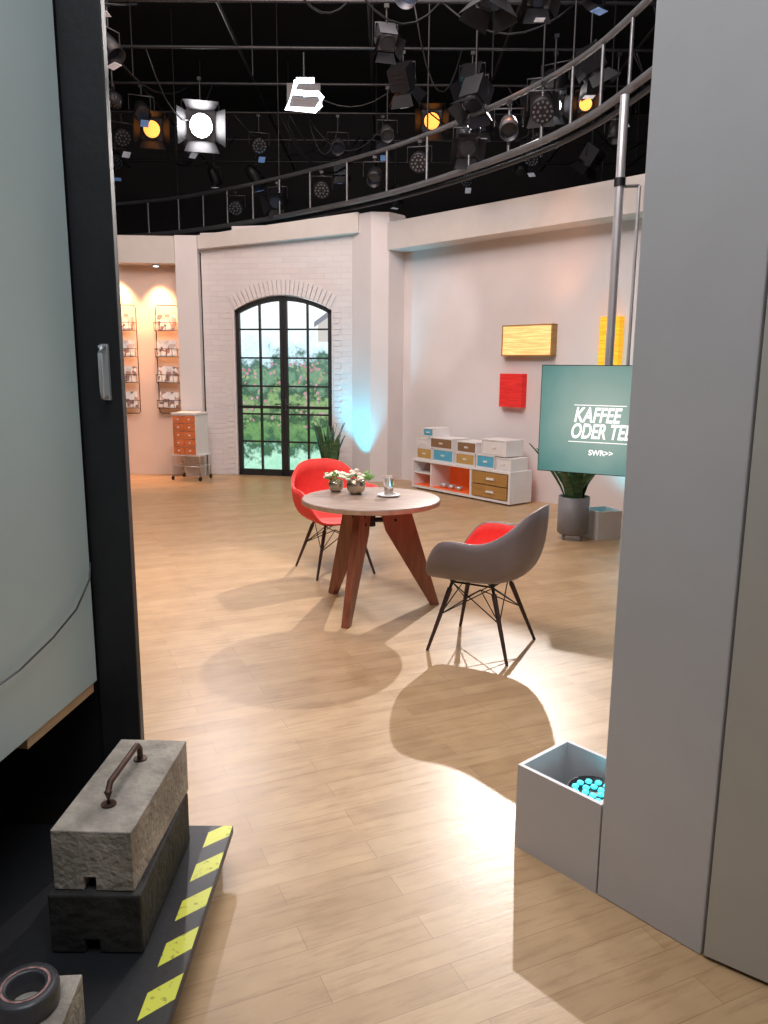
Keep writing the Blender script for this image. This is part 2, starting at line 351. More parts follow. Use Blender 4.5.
b.add([(hx-.28,.745,1.95),(hx+.3,.745,1.95),(hx+.3,.745,2.2),(hx+.02,.745,2.4),(hx-.28,.745,2.2)],[(0,1,2,3,4)],M_hwall)
b.add([(hx-.34,.743,2.16),(hx+.02,.743,2.40),(hx+.36,.743,2.16),(hx+.36,.743,2.24),(hx+.02,.743,2.49),(hx-.34,.743,2.24)],[(0,1,4,5),(1,2,3,4)],M_hroof)
b.add([(hx-.1,.742,2.02),(hx+.02,.742,2.02),(hx+.02,.742,2.18),(hx-.1,.742,2.18)],[(0,1,2,3)],M_hroof)
b.build((DA.x,DA.y,0),ang)
# column
b=MB('wall_column');b.prism([(-.47,10.99),(-.20,10.72),(.04,10.74),(.25,10.97),(.3,11.3),(-.4,11.3)],0,3.6,M_wall);b.build()
WA=Vector((.23,11.0));WB=Vector((4.9,5.94));wd=(WB-WA).normalized();wn=Vector((wd.y,-wd.x))
if wn.y>0: wn=-wn
b=MB('wall_set_right');wallseg(b,WA,WB,0,3.3,.12,M_wall);b.build()
b=MB('trim_soffit_right')
A=WA+wn*.32+Vector((-.02,-.0));B=WB+wn*.32;wallseg(b,A,B,3.12,3.47,.5,M_cream);b.build()
# ---------------------------------------------------------------- foreground right pillar
P1=Vector((.667,2.12));e1=Vector((-.66,.75)).normalized();e2=Vector((.75,.66)).normalized();P2=P1-e1*.332
b=MB('wall_pillar_right');b.prism([tuple(P1),tuple(P2),tuple(P2+e2*1.6),tuple(P1+e2*1.6)],0,4.6,M_pillar);b.build(bevel=.004)
b=MB('wall_flat_right')
Q=P2+Vector((.004,-.012));Q2=Q+Vector((.8,-.6))*1.6
b.prism([tuple(Q),tuple(Q2),tuple(Q2+Vector((.06,.08))),tuple(Q+Vector((.06,.08)))],0.012,4.6,M_pillar2)
for z in (1.0,1.75):
    b.cyl((Q.x+.11,Q.y-.095,z),(Q.x+.11,Q.y-.095,z+.12),.008,mat=M_lampg)
b.build()
# open light box with led par inside
b=MB('floor_light_box');w=.32;dp=.27;h=.3;t=.014
F=Matrix(((-e1.x,e2.x,0,0),(-e1.y,e2.y,0,0),(0,0,1,0),(0,0,0,1)))
b.bx(0,w,0,t,0,h,M_pillar);b.bx(0,w,dp-t,dp,0,h,M_pillar);b.bx(0,t,t,dp-t,0,h,M_pillar);b.bx(w-t,w,t,dp-t,0,h,M_pillar);b.bx(t,w-t,t,dp-t,0,.015,M_black)
b.v=[F@v for v in b.v]
A0=P1+e1*.325
b.build((A0.x,A0.y,0.0))
b=MB('led_par_uplight')
c=A0+(-e1)*.20+e2*.145
b.lathe([(0,0),(.07,0),(.078,.02),(.088,.225),(.080,.225),(.076,.215),(0,.215)],M_lampb)
b.tube([(.09,0,.10),(.10,0,.16),(.10,0,.20)],.006,M_lampb)
for k in range(12):
    a=k*math.pi/6;b.ball((.060*math.cos(a),.060*math.sin(a),.220),.0125,M_cyan,n=6,sq=.6)
for k in range(6):
    a=k*math.pi/3+.2;b.ball((.028*math.cos(a),.028*math.sin(a),.220),.0125,M_cyan,n=6,sq=.6)
b.build((c.x,c.y,.017))
# ---------------------------------------------------------------- foreground left
b=MB('door_panel_left')
PA=Vector((-.945,2.40));PB=Vector((-1.12,.75));wallseg(b,PA,PB,.57,4.2,.04,M_panel,side=-1)
b.build(bevel=.003)
b=MB('panel_batten');wallseg(b,(-.955,2.39),(-.995,2.0),.535,.568,.03,M_woodstrip,side=-1);b.build()
b=MB('wall_black_flat');b.bx(-.95,-.818,2.42,2.46,0,4.6,M_black);b.bx(-4.5,-.95,2.44,2.50,0,4.6,M_black);b.build(bevel=.004)
b=MB('door_latch')
b.bx(-.872,-.850,2.408,2.42,1.49,1.66,M_chrome);b.tube([(-.861,2.408,1.50),(-.861,2.375,1.50),(-.861,2.37,1.52),(-.861,2.37,1.63),(-.861,2.375,1.65),(-.861,2.408,1.65)],.007,M_chrome)
b.build()
b=MB('hanging_cable')
b.tube([(-1.005,1.6,.79),(-.993,1.8,.785),(-.975,1.95,.79),(-.955,2.12,.82),(-.94,2.26,.86),(-.932,2.36,.93),(-.932,2.37,.98)],.003,M_lampg);b.build()
b=MB('stage_platform')
b.bx(-2.2,-.485,.3,2.28,.095,.12,M_black);b.bx(-2.18,-.52,.32,.38,0,.095,M_black);b.bx(-2.18,-.52,2.2,2.26,0,.095,M_black);b.bx(-.58,-.52,.38,2.2,0,.095,M_black);b.bx(-2.18,-2.1,.38,2.2,0,.095,M_black)
ps=b.build()
b=MB('hazard_tape_strip');b.bx(-.557,-.487,.3,2.278,.1201,.1215,M_haz);b.build()
def weight(name,x0,x1,y0,y1,z0,z1,mat,handle=True,rz=0):
    cx,cy=(x0+x1)/2,(y0+y1)/2;b=MB(name);hx,hy=(x1-x0)/2,(y1-y0)/2;h=z1-z0
    prof=[(-hx,0),(-hx*.25,0),(-hx*.25,h*.22),(hx*.05,h*.22),(hx*.05,0),(hx,0),(hx,h),(-hx,h)]
    n=len(prof);vs=[(x,-hy,z) for x,z in prof]+[(x,hy,z) for x,z in prof]
    b.add(vs,[tuple(range(n)),tuple(range(2*n-1,n-1,-1))]+[(i,n+i,n+(i+1)%n,(i+1)%n) for i in range(n)],mat)
    if handle:
        b.tube([(0,-hy*.5,h-.005),(0,-hy*.5,h+.035),(0,-hy*.42,h+.055),(0,hy*.42,h+.055),(0,hy*.5,h+.035),(0,hy*.5,h-.005)],.009,M_rust)
        for sgn in(-1,1): b.cyl((0,sgn*hy*.5,h-.002),(0,sgn*hy*.5,h+.004),.02,mat=M_rust)
    return b
weight('concrete_weight',-.84,-.605,1.72,2.20,.1205,.288,M_conc2,False).build((-.7225,1.96,.1205),0,bevel=.006)
weight('concrete_weight',-.82,-.615,1.735,2.215,.29,.455,M_conc,True).build((-.7175,1.975,.29),math.radians(-2),bevel=.006)
wb=weight('concrete_weight',-.92,-.655,1.05,1.50,.1205,.25,M_conc,False)
wb.tube([(-.09,-.06,.12),(-.09,-.06,.17),(-.05,-.06,.185),(.05,-.07,.185),(.09,-.07,.17),(.09,-.07,.12)],.009,M_rust)
wb.build((-.7875,1.275,.1205),math.radians(4),bevel=.006)
b=MB('tape_roll');b.lathe([(.038,0),(.065,0),(.067,.01),(.067,.045),(.065,.05),(.052,.052),(.04,.05),(.038,.048),(.038,0)],M_tape);b.lathe([(.0675,.012),(.0675,.04)],M_tape);b.lathe([(.0385,.004),(.0385,.046)],M_woodstrip);b.lathe([(.045,.0525),(.050,.0525)],M_tapel);b.build((-.755,1.42,.2505))
# ---------------------------------------------------------------- table
TC=Vector((-.085,4.99))
tb=MB('round_table')
R=.455
tb.lathe([(0,.712),(R-.02,.712),(R,.72),(R,.742),(R-.006,.75),(0,.75)],M_ttop,n=64)
tb.lathe([(R+.0008,.719),(R+.0008,.743)],M_tedge,n=64)
for f in ((-.23,4.58),(-.36,5.31),(.35,5.07)):
    v=Vector(f)-TC;a=math.atan2(v.y,v.x);r=v.length
    prof=[(.045,.71),(.25,.71),(r+.03,0),(r-.03,0),(.10,.52)]
    th=.024;n=len(prof)
    T=Matrix.Rotation(a,4,'Z')
    vs=[(x,-th,z) for x,z in prof]+[(x,th,z) for x,z in prof]
    tb.add(vs,[tuple(range(n)),tuple(range(2*n-1,n-1,-1))]+[(i,n+i,n+(i+1)%n,(i+1)%n) for i in range(n)],M_tleg,T)
    tb.cyl((0,0,.6),(.13,0,.6),.016,mat=M_wire,M=T)
    for z,rr in((.66,.18),(.60,.16)):
        tb.cyl((rr,-th-.004,z),(rr,th+.004,z),.01,mat=M_wire,M=T)
tb.cyl((0,0,.56),(0,0,.712),.03,mat=M_wire)
tb.build((TC.x,TC.y,0),bevel=.003)
def flowerbowl(loc,s,mats,seed):
    random.seed(seed);b=MB('flower_bowl')
    b.lathe([(0,0),(.03*s,0),(.045*s,.02*s),(.05*s,.05*s),(.042*s,.075*s),(.036*s,.072*s),(.0,.065*s)],M_gold)
    for k in range(34):
        a=random.random()*6.28;r=random.random()**.5*.065*s;z=(.09+.03*random.random()-.25*r)*s+.01
        x,y=r*math.cos(a),r*math.sin(a);m=random.choice(mats)
        if m is M_green:
            b.add([(x,y,z-.02),(x*1.4+.01,y*1.4,z+.0),(x*1.6,y*1.6,z+.02),(x*1.3-.012,y*1.4+.012,z+.008)],[(0,1,2,3)],m)
            b.cyl((x*.4,y*.4,.06*s),(x*1.2,y*1.2,z),.002,mat=M_green,n=5);b.ball((x,y,z),.013,m,n=6,sq=.7)
        else:
            for j in range(5):
                t=j*1.257;b.ball((x+.009*math.cos(t),y+.009*math.sin(t),z),.010,m,n=6,sq=.8)
            b.ball((x,y,z+.005),.008,m,n=6)
    b.build(loc)
flowerbowl((-.33,5.22,.751),1.08,[M_petal,M_petal,M_green],3)
flowerbowl((-.19,5.13,.751),1.3,[M_petal,M_petal2,M_green,M_petal],5)
b=MB('latte_glass');b.lathe([(0,0),(.07,.004),(.078,.012),(.07,.012),(0,.008)],M_white)
b.lathe([(.0,.013),(.03,.013),(.039,.13)],M_gl);b.lathe([(.0385,.127),(.0395,.132),(.0405,.127)],M_gl);b.lathe([(0,.02),(.027,.02),(.032,.06),(0,.06)],M_coffee)
b.tube([(.05,.0,.012),(.03,.045,.014),(.0,.065,.014)],.003,M_chrome);b.build((.03,5.05,.751))
# ---------------------------------------------------------------- chairs
def cr(pts,t):
    n=len(pts)-1;x=t*n;i=min(int(x),n-1);u=x-i
    g=lambda k:Vector(pts[max(0,min(n,k))])
    p0,p1,p2,p3=g(i-1) if i>0 else Vector((-pts[1][0],pts[1][1],pts[1][2])),g(i),g(i+1),(g(i+2) if i+2<=n else Vector((-pts[n-1][0],pts[n-1][1],pts[n-1][2])))
    return .5*((2*p1)+(p2-p0)*u+(2*p0-5*p1+4*p2-p3)*u*u+(3*p1-p0-3*p2+p3)*u**3)
RIM=[(0,.275,.435),(.12,.275,.435),(.215,.265,.46),(.275,.225,.56),(.310,.15,.655),(.320,.05,.675),(.315,-.05,.67),(.300,-.14,.69),(.265,-.225,.745),(.19,-.295,.82),(.095,-.33,.85),(0,-.335,.855)]
def armchair(loc,face,outer):
    root=bpy.data.objects.new('armchair',None);S.collection.objects.link(root)
    root.location=(loc[0],loc[1],0);root.rotation_euler[2]=math.atan2(face[1],face[0])-math.pi/2
    def surf(mat,name,off,rimin,th):
        NA=72;NR=16;vs=[];fs=[]
        C=Vector((0,.03,.415))
        for j in range(NR+1):
            s=j/NR*rimin
            g=math.sin(s*math.pi/2)**.85 ; h=s**3.2*.75+s*s*.25*s
            for i in range(NA):
                t=i/NA*2; sg=1
                if t>1:t=2-t;sg=-1
                p=cr(RIM,t); p.x*=sg
                q=Vector((C.x+(p.x-C.x)*g,C.y+(p.y-C.y)*g,C.z+(p.z-C.z)*h))
                inw=Vector((C.x-q.x,C.y-q.y,0))
                if inw.length>1e-4: inw.normalize()
                q+=inw*off*min(1,s*1.6)+Vector((0,0,off*(1-s**2)))
                vs.append(q)
        for j in range(NR):
            for i in range(NA): fs.append((j*NA+i,j*NA+(i+1)%NA,(j+1)*NA+(i+1)%NA,(j+1)*NA+i))
        m=MB(name);m.add(vs,fs,mat,None,True);o=m.build(parent=root)
        sl=o.modifiers.new('th','SOLIDIFY');sl.thickness=th;sl.offset=0
        return o
    surf(outer,'shell',0,1.0,.008)
    surf(M_red,'upholstery',.011,.99,.013)
    m=MB('legs')
    for sx in(-1,1):
        for sy in(-1,1):
            top=Vector((sx*.13,sy*.12+.02,.40));ft=Vector((sx*.24,sy*.24,0))
            m.cyl(ft,ft+(top-ft)*.9,.009,.015,M_dleg,12);m.cyl(ft+(top-ft)*.86,top,.008,.010,M_wire,8)
            m.cyl(top,(sx*.13,sy*.12+.02,.43),.016,.018,M_wire,8)
            P=ft+(top-ft)*.52
            for ox,oy in((-sx,sy),(sx,-sy)):
                t2=Vector((ox*.13,oy*.12+.02,.39));m.cyl(P,t2,.0035,mat=M_wire,n=6)
            m.cyl(P,(0,0.02,.33),.0035,mat=M_wire,n=6)
    for sy in(-1,1): m.cyl((-.13,sy*.12+.02,.395),(.13,sy*.12+.02,.395),.006,mat=M_wire,n=8)
    for sx in(-1,1): m.cyl((sx*.13,-.10,.395),(sx*.13,.14,.395),.006,mat=M_wire,n=8)
    m.build(parent=root)
    return root
armchair((.58,4.29),(-.88,.48),M_shell)
armchair((-.39,5.95),(.43,-.90),M_red)
# ---------------------------------------------------------------- sideboard
SP=Vector((.37,10.2));sd=Vector((.62,-.78)).normalized();sa=math.atan2(sd.y,sd.x)
b=MB('low_sideboard');Lh=1.75;D=.38;t=.03
b.bx(0,Lh,0,D,.02,.05,M_white);b.bx(0,Lh,0,D,.37,.40,M_white);b.bx(0,t,0,D,.05,.37,M_white);b.bx(Lh-t,Lh,0,D,.05,.37,M_white)
b.bx(t,Lh-t,D-.02,D,.05,.37,M_orangein);b.bx(1.08,1.11,0.005,D-.02,.05,.37,M_white)
b.bx(t,1.08,.01,D-.02,.051,.056,M_orangein);b.bx(t,.34,.02,D-.02,.21,.225,M_white);b.bx(.34,.36,.02,D-.02,.05,.37,M_white)
for z0 in(.06,.215):
    b.bx(1.13,Lh-.05,-.004,.02,z0,z0+.145,M_drw);b.bx(1.13,Lh-.05,.02,D-.04,z0,z0+.14,M_white)
    b.bx(1.38,1.5,-.02,-.004,z0+.06,z0+.085,M_white)
for x in(.08,.55,1.1,Lh-.08): 
    for y in(.05,D-.05): b.cyl((x,y,0),(x,y,.02),.02,mat=M_lampg)
b.build((SP.x,SP.y,0),sa,bevel=.002)
def dbox(x,z,w,h,col,d=.3):
    b=MB('drawer_box');t=.014
    b.bx(-w/2,w/2,0,d,0,t,M_white);b.bx(-w/2,w/2,0,d,h-t,h,M_white);b.bx(-w/2,-w/2+t,0,d,t,h-t,M_white);b.bx(w/2-t,w/2,0,d,t,h-t,M_white);b.bx(-w/2+t,w/2-t,d-.01,d,t,h-t,M_white)
    b.bx(-w/2+t+.004,w/2-t-.004,.004,d-.02,t+.003,h-t-.004,col);b.bx(-.03,.03,-.006,.004,h*.5-.01,h*.5+.01,M_white)
    p=SP+sd*x+Vector((-sd.y,sd.x))*.03
    b.build((p.x,p.y,z),sa,bevel=.002)
z=.401
dbox(.20,z,.30,.15,M_yel);dbox(.56,z,.38,.16,M_blue);dbox(.96,z,.34,.15,M_yel);dbox(1.31,z,.30,.16,M_blue);dbox(1.60,z,.24,.15,M_white)
dbox(.19,z+.152,.28,.12,M_white);dbox(.52,z+.162,.42,.14,M_brn);dbox(.98,z+.152,.34,.14,M_brn);dbox(1.44,z+.162,.40,.19,M_white)
dbox(.27,z+.303,.20,.11,M_blue)
b=MB('silver_bowls')
for x,r in((.52,.07),(.66,.06),(.80,.055)): b.lathe([(0,0),(r*.5,0),(r,r*.9),(r*.95,r*.9),(r*.45,.01),(0,.01)],M_chrome,(x,.1,.057))
b.build((SP.x,SP.y,0),sa)
# ---------------------------------------------------------------- wall lamps (fabric boxes)
def walllamp(name,A,B,z0,z1,m,fr=True):
    b=MB(name);A=Vector(A);B=Vector(B);a=math.atan2(B.y-A.y,B.x-A.x);L=(B-A).length
    b.bx(0,L,-.10,-.005,z0,z1,m)
    if fr:
        for z in(z0,z1-.012): b.bx(-.003,L+.003,-.103,-.002,z-.002,z+.014,M_drw)
        for x in (0,L-.01): b.bx(x-.003,x+.013,-.103,-.002,z0,z1,M_drw)
    b.build((A.x,A.y,0),a)
walllamp('fabric_wall_lamp',(1.49,9.636),(1.98,9.105),1.73,2.09,M_cream_em)
walllamp('fabric_wall_lamp',(1.48,9.647),(1.71,9.399),1.12,1.52,M_redshade,False)
walllamp('fabric_wall_lamp',(2.40,8.65),(2.56,8.475),1.62,2.14,M_yelshade,False)
# ---------------------------------------------------------------- monitor
mw,mh=1.2,.87
b=MB('wall_monitor')
b.bx(0,mw,0,.05,0,mh,M_black);b.bx(.006,mw-.006,-.002,.0,.006,mh-.006,M_scr);b.bx(.35,.75,.05,.09,.25,.6,M_black)
mon=b.build((1.285,6.42,.75),math.atan2(-.49,.87))
def txt(s,size,x,z,shear=.25,par=mon,ww=1):
    c=bpy.data.curves.new('screen_text','FONT');c.body=s;c.size=size;c.shear=shear;c.align_x='LEFT';c.extrude=.0005;c.offset=size*.026
    o=bpy.data.objects.new('screen_text',c);S.collection.objects.link(o);o.data.materials.append(M_wtext);o.parent=par;o.location=(x,-.004,z);o.rotation_euler=(math.pi/2,0,0);o.scale=(ww,1,1)
txt('KAFFEE',.165,.285,.42,ww=.68);txt('ODER TEE',.165,.262,.29,ww=.64)
txt('SWR>>',.06,.42,.155,0)
b=MB('text_rules');b.bx(.285,.70,-.004,-.002,.55,.556,M_wtext);b.bx(.25,.72,-.004,-.002,.255,.261,M_wtext);b.build(parent=mon)
b=MB('hanging_pole');b.cyl((1.83,6.42,.95),(1.83,6.42,3.66),.035,mat=M_chrome,n=20);b.cyl((1.83,6.42,3.0),(1.83,6.42,3.06),.045,mat=M_lampb);b.cyl((1.98,6.40,.95),(1.98,6.40,3.0),.014,mat=M_chrome);b.cyl((1.83,6.42,1.3),(1.70,6.30,1.2),.02,mat=M_steel)
b.cyl((1.83,6.42,3.0),(1.98,6.40,3.0),.012,mat=M_steel);b.build()
# ---------------------------------------------------------------- plants
def snake(loc,n,h,seed,pr,ph,stand=True,wd=1,up=1):
    random.seed(seed);b=MB('snake_plant')
    z0=.05 if stand else 0
    b.lathe([(0,z0),(pr*.85,z0),(pr,z0+.02),(pr,z0+ph),(pr*.93,z0+ph),(pr*.92,z0+ph-.03),(0,z0+ph-.03)],M_pot,n=32)
    b.lathe([(0,z0+ph-.028),(pr*.92,z0+ph-.028)],M_soil)
    if stand:
        for k in range(4):
            a=k*math.pi/2+.5;b.cyl((pr*.8*math.cos(a),pr*.8*math.sin(a),0),(pr*.8*math.cos(a),pr*.8*math.sin(a),z0+.01),.01,mat=M_pot,n=8)
    for k in range(n):
        a=k*2.4+random.random();r0=pr*.6*random.random();ln=h*(.6+.45*random.random());lean=(.15+.55*random.random())*up;w=(.028+.012*random.random())*wd;tw=random.uniform(-1,1)
        vs=[];fs=[];NS=9
        for j in range(NS+1):
            s=j/NS;rr=r0+ln*lean*s**1.4;z=z0+ph-.03+ln*s*(1-.15*lean);ww=w*(math.sin(math.pi*min(1,.35+.65*s)))**.7 if s<1 else .001
            ta=a+math.pi/2+tw*s;cx,cy=rr*math.cos(a),rr*math.sin(a)
            vs+=[(cx-ww*math.cos(ta),cy-ww*math.sin(ta),z),(cx+.008*math.cos(a),cy+.008*math.sin(a),z-.004),(cx+ww*math.cos(ta),cy+ww*math.sin(ta),z)]
        for j in range(NS):
            q=j*3;fs+=[(q,q+1,q+4,q+3),(q+1,q+2,q+5,q+4)]
        b.add(vs,fs,M_leaf,None,True)
    b.build(loc)
snake((1.79,7.15,0),26,.58,11,.145,.36,True,1.2,1.15)
snake((-.74,10.38,0),28,.62,4,.15,.28,False,1.4,.5)
def lbox(loc,s,rz):
    b=MB('floor_light_box');w,h,t=s,.27,.012
    b.bx(-w/2,w/2,-w/2,-w/2+t,0,h,M_white);b.bx(-w/2,w/2,w/2-t,w/2,0,h,M_white);b.bx(-w/2,-w/2+t,-w/2+t,w/2-t,0,h,M_white);b.bx(w/2-t,w/2,-w/2+t,w/2-t,0,h,M_white);b.bx(-w/2+t,w/2-t,-w/2+t,w/2-t,0,.01,M_black)
    b.cyl((0,0,.01),(0,0,.14),w*.3,mat=M_lampb);b.cyl((0,0,.14),(0,0,.142),w*.26,mat=M_cyan);b.build((*loc,0),rz)
lbox((2.09,7.25),.26,.35)
# small uplight at the column foot
b=MB('column_uplight');b.lathe([(0,0),(.05,0),(.055,.02),(.06,.09),(.05,.09),(.045,.08),(0,.08)],M_lampb);b.lathe([(0,.082),(.044,.082)],M_cyan);b.build((-.42,10.56,0))
# ---------------------------------------------------------------- newspaper racks
def rack(x0,x1,y,z0,z1,seed):
    random.seed(seed);b=MB('newspaper_rack');r=.006;w=x1-x0
    b.tube([(0,0,z0),(0,0,z1),(w*.1,0,z1+.04),(w*.9,0,z1+.04),(w,0,z1),(w,0,z0),(w*.9,0,z0-.03),(w*.1,0,z0-.03),(0,0,z0)],r,M_lampb)
    n=4;H=(z1-z0)/n
    for k in range(n):
        zb=z0+k*H+.03
        b.tube([(0,0,zb),(0,-.09,zb+.02),(w,-.09,zb+.02),(w,0,zb)],r*.7,M_lampb);b.tube([(0,0,zb+.12),(0,-.11,zb+.13),(w,-.11,zb+.13),(w,0,zb+.12)],r*.7,M_lampb)
        for j in range(5): b.cyl((w*j/4,-.09,zb+.02),(w*j/4,-.11,zb+.13),.003,mat=M_lampb,n=6)
        T=Matrix.Translation((w/2,-.06,zb+.02+H*.32))@Matrix.Rotation(-.18,4,'X')@Matrix.Rotation(random.uniform(-.06,.06),4,'Y')
        b.box((0,0,0),(w*.86,.02,H*.62),M_paper,T)
        b.box((0,-.014,-H*.05),(w*.8,.006,H*.42),M_paper,T)
    b.build((x0,y,0))
rack(-3.84,-3.54,11.24,.93,2.38,1);rack(-3.27,-2.95,11.27,.93,2.38,2)
# side cabinet with orange drawers
b=MB('drawer_side_cabinet');w,d=.36,.36
b.bx(0,w,.004,d,.36,.92,M_white);b.bx(-.01,w+.01,-.01,d+.01,.92,.945,M_white)
for r in range(5):
    for cc in range(2):
        x=.012+cc*.17;z=.372+r*.108;b.bx(x,x+.165,-.006,.01,z,z+.1,M_oran);b.cyl((x+.082,-.02,z+.05),(x+.082,-.006,z+.05),.012,mat=M_white,n=8)
for sx in(-.03,w+.03):
    for sy in(0.02,d-.02):
        b.tube([(sx,sy,.04),(sx,sy,.34),(sx*.9,sy,.36)],.008,M_chrome);b.cyl((sx-.01,sy,.03),(sx+.01,sy,.03),.03,mat=M_lampb)
b.tube([(-.03,.02,.2),(w+.03,.02,.2),(w+.03,d-.02,.2),(-.03,d-.02,.2),(-.03,.02,.2)],.006,M_chrome)
b.bx(-.035,w+.035,.01,d-.01,.345,.36,M_white)
b.build((-2.95,10.72,0),math.radians(-14))
# downlights in lintel
for x in(-3.78,-3.2,-4.5):
    b=MB('ceiling_downlight');b.cyl((0,0,-.03),(0,0,0),.05,mat=M_chrome);b.cyl((0,0,-.034),(0,0,-.03),.035,mat=M_hot2);b.build((x,11.16,2.969))
    l=bpy.data.lights.new('downlight','SPOT');l.energy=170;l.color=(1,.47,.22);l.spot_size=math.radians(80);l.spot_blend=.8;l.shadow_soft_size=.03
    o=bpy.data.objects.new('downlight',l);S.collection.objects.link(o);o.location=(x,11.14,2.92);o.rotation_euler=(math.radians(6),0,0)
# ---------------------------------------------------------------- truss ring
ring=[(2.0,4.6),(2.0,5.4),(1.93,6.1),(1.70,7.3),(1.17,8.5),(.11,10.1),(-1.23,11.5),(-2.4,12.5),(-3.6,13.3),(-5.2,14.0)]
def ringp(t,z):
    n=len(ring)-1;x=t*n;i=min(int(x),n-1);u=x-i
    g=lambda k:Vector(ring[max(0,min(n,k))])
    p0,p1,p2,p3=g(i-1),g(i),g(i+1),g(i+2)
    q=.5*((2*p1)+(p2-p0)*u+(2*p0-5*p1+4*p2-p3)*u*u+(3*p1-p0-3*p2+p3)*u**3)
    return Vector((q.x,q.y,z))
b=MB('curved_lighting_truss')
ts=[i/90 for i in range(91)]
b.tube([ringp(t,3.72) for t in ts],.035,M_steel,10);b.tube([ringp(t,4.25) for t in ts],.028,M_steel,10)
b.tube([ringp(t,3.66)+Vector((.05,.05,0)) for t in ts],.025,M_lampb,8)
for k in range(24):
    p=ringp(k/23,3.72);b.cyl(p,p+Vector((0,0,.53)),.016,mat=M_steel,n=8)
for k in range(0,24,4):
    p=ringp(k/23,4.25);b.cyl(p,p+Vector((0,0,2.75)),.01,mat=M_lampb,n=6)
b.build()
b=MB('ceiling_pipe_grid')
for y in(6.5,7.6,8.8,10,11.2,12.4,13.8,15.2): b.cyl((-6,y,5.3),(6,y,5.3),.020,mat=M_lampb,n=8)
for x in(-5,-3.4,-1.8,-.2,1.4,3,4.6):
    b.cyl((x,5,5.36),(x,16,5.36),.020,mat=M_lampb,n=8)
    for y in(7.6,11.2,15.2): b.cyl((x,y,5.36),(x,y,7),.012,mat=M_lampb,n=6)
random.seed(3)
for k in range(26):  # sagging cables
    y=random.choice((7.6,8.8,10,11.2,12.4));x=random.uniform(-4,3.2);dx=random.uniform(.5,1.4);dz=random.uniform(.15,.7);dy=random.choice((0,1.2,1.3))
    b.tube([(x+dx*u/8,y+dy*u/8,5.3-dz*4*(u/8)*(1-u/8)) for u in range(9)],.010,M_lampb,6)
b.build()
def stagelight(loc,aim,kind,sc=1,lens=None,tag=None,top=5.3):
    loc=Vector(loc);q=(Vector(aim)-loc).normalized().to_track_quat('Z','Y').to_matrix().to_4x4()
    b=MB('stage_light');T=q@Matrix.Scale(sc,4);ln=lens or M_glass
    hb=M_lampg if random.random()<.3 else M_lampb
    if kind==0:
        b.lathe([(0,-.22),(.06,-.21),(.09,-.15),(.11,-.02),(.11,.16),(.105,.16),(.10,.06),(0,.06)],hb,M=T,n=20);b.lathe([(0,.061),(.098,.061)],ln,M=T,n=20)
    elif kind==1:
        b.box((0,0,-.05),(.26,.26,.26),hb,T);b.cyl((0,0,.08),(0,0,.12),.12,mat=M_lampb,M=T,n=20);b.cyl((0,0,.12),(0,0,.124),.10,mat=ln,M=T,n=20)
        for a in range(4):
            R_=Matrix.Rotation(a*math.pi/2,4,'Z')@Matrix.Translation((0,.13,.12))@Matrix.Rotation(-.6,4,'X')
            vs=[(-.12,0,0),(.12,0,0),(.16,0,.15),(-.16,0,.15)];b.add(vs,[(0,1,2,3)],M_lampb,T@R_)
        for k in range(4): b.box((0,-.135,-.14+k*.05),(.2,.01,.02),M_lampb,T)
    else:
        b.lathe([(0,-.12),(.10,-.12),(.13,-.05),(.135,.05),(.125,.055),(0,.045)],M_lampb,M=T,n=22)
        for k in range(18):
            r=.1 if k<12 else .05;a=k*math.pi/6 if k<12 else k*math.pi/3
            b.cyl((r*math.cos(a),r*math.sin(a),.045),(r*math.cos(a),r*math.sin(a),.06),.014,mat=M_dot if lens is None else ln,M=T,n=8)
    if tag: b.box((.02,0,.2 if kind==0 else .3),(.11,.13,.004),tag,T@Matrix.Rotation(.5,4,'X'))
    W=.17*sc;rt=q.to_3x3()@Vector((1,0,0));rt.z=0;rt=rt.normalized() if rt.length>.01 else Vector((1,0,0))
    b.tube([rt*W,rt*W+Vector((0,0,.2*sc)),-rt*W+Vector((0,0,.2*sc)),-rt*W],.008,M_lampg)
    b.cyl((0,0,.2*sc),(0,0,top-.03-loc.z),.012,mat=M_lampb,n=8);b.box((0,0,top-.045-loc.z),(.05,.05,.04),M_lampb)
    b.build(loc)
random.seed(21)
ys=(7.6,8.8,10,11.2,12.4,13.8)
for y in ys:
    for k in range(9):
        x=-y*.36+(y*.75)*(k+.2+.6*random.random())/9
        z=5.3-random.choice((.35,.45,.6,.9))
        if y<8: z=4.9
        a=(random.uniform(-1,1.5),random.uniform(3,8),0) if random.random()<.4 else (x+random.uniform(-3,3),y+random.uniform(-4,3),1)
        tg=random.choice((None,None,M_tag,M_tag,M_tagb));kd=random.choice((0,0,1,1,2));sc=random.uniform(.7,1.05)
        if y<10.5 and abs(x/y+.1)<.055: continue
        if y<11.5 and abs(x/y+.225)<.05: continue
        if y>10.5 and abs(x/y+.1)<.03: continue
        stagelight((x,y,z),a,kd,sc,None,tg)
for i_,t in enumerate((.37,.42,.47,.52,.57,.63,.69,.76)):
    p=ringp(t,3.9);stagelight((p.x-.1,p.y+.15,3.98),(p.x-1+.5*(i_%3),p.y-4,1),(2,0,1,2,0,2,1,2)[i_],.85,None,None,4.25)
stagelight((-2.45,10.9,4.7),(0,1.0,1.2),1,1.4,M_hot,None)
stagelight((1.9,9.5,4.55),(1,3,1),1,.8,M_hot2,None)
for p_,s_ in (((-3.3,11.6,4.85),1.1),((.65,12.0,5.1),1.1),((2.6,10.9,5.0),.8)):
    stagelight(p_,(p_[0]*.3,4,2),1,s_,M_orange_em)
b=MB('ceiling_effect_light')
def cap(pts,r=.028): b.tube(pts,r,M_hot2,8)
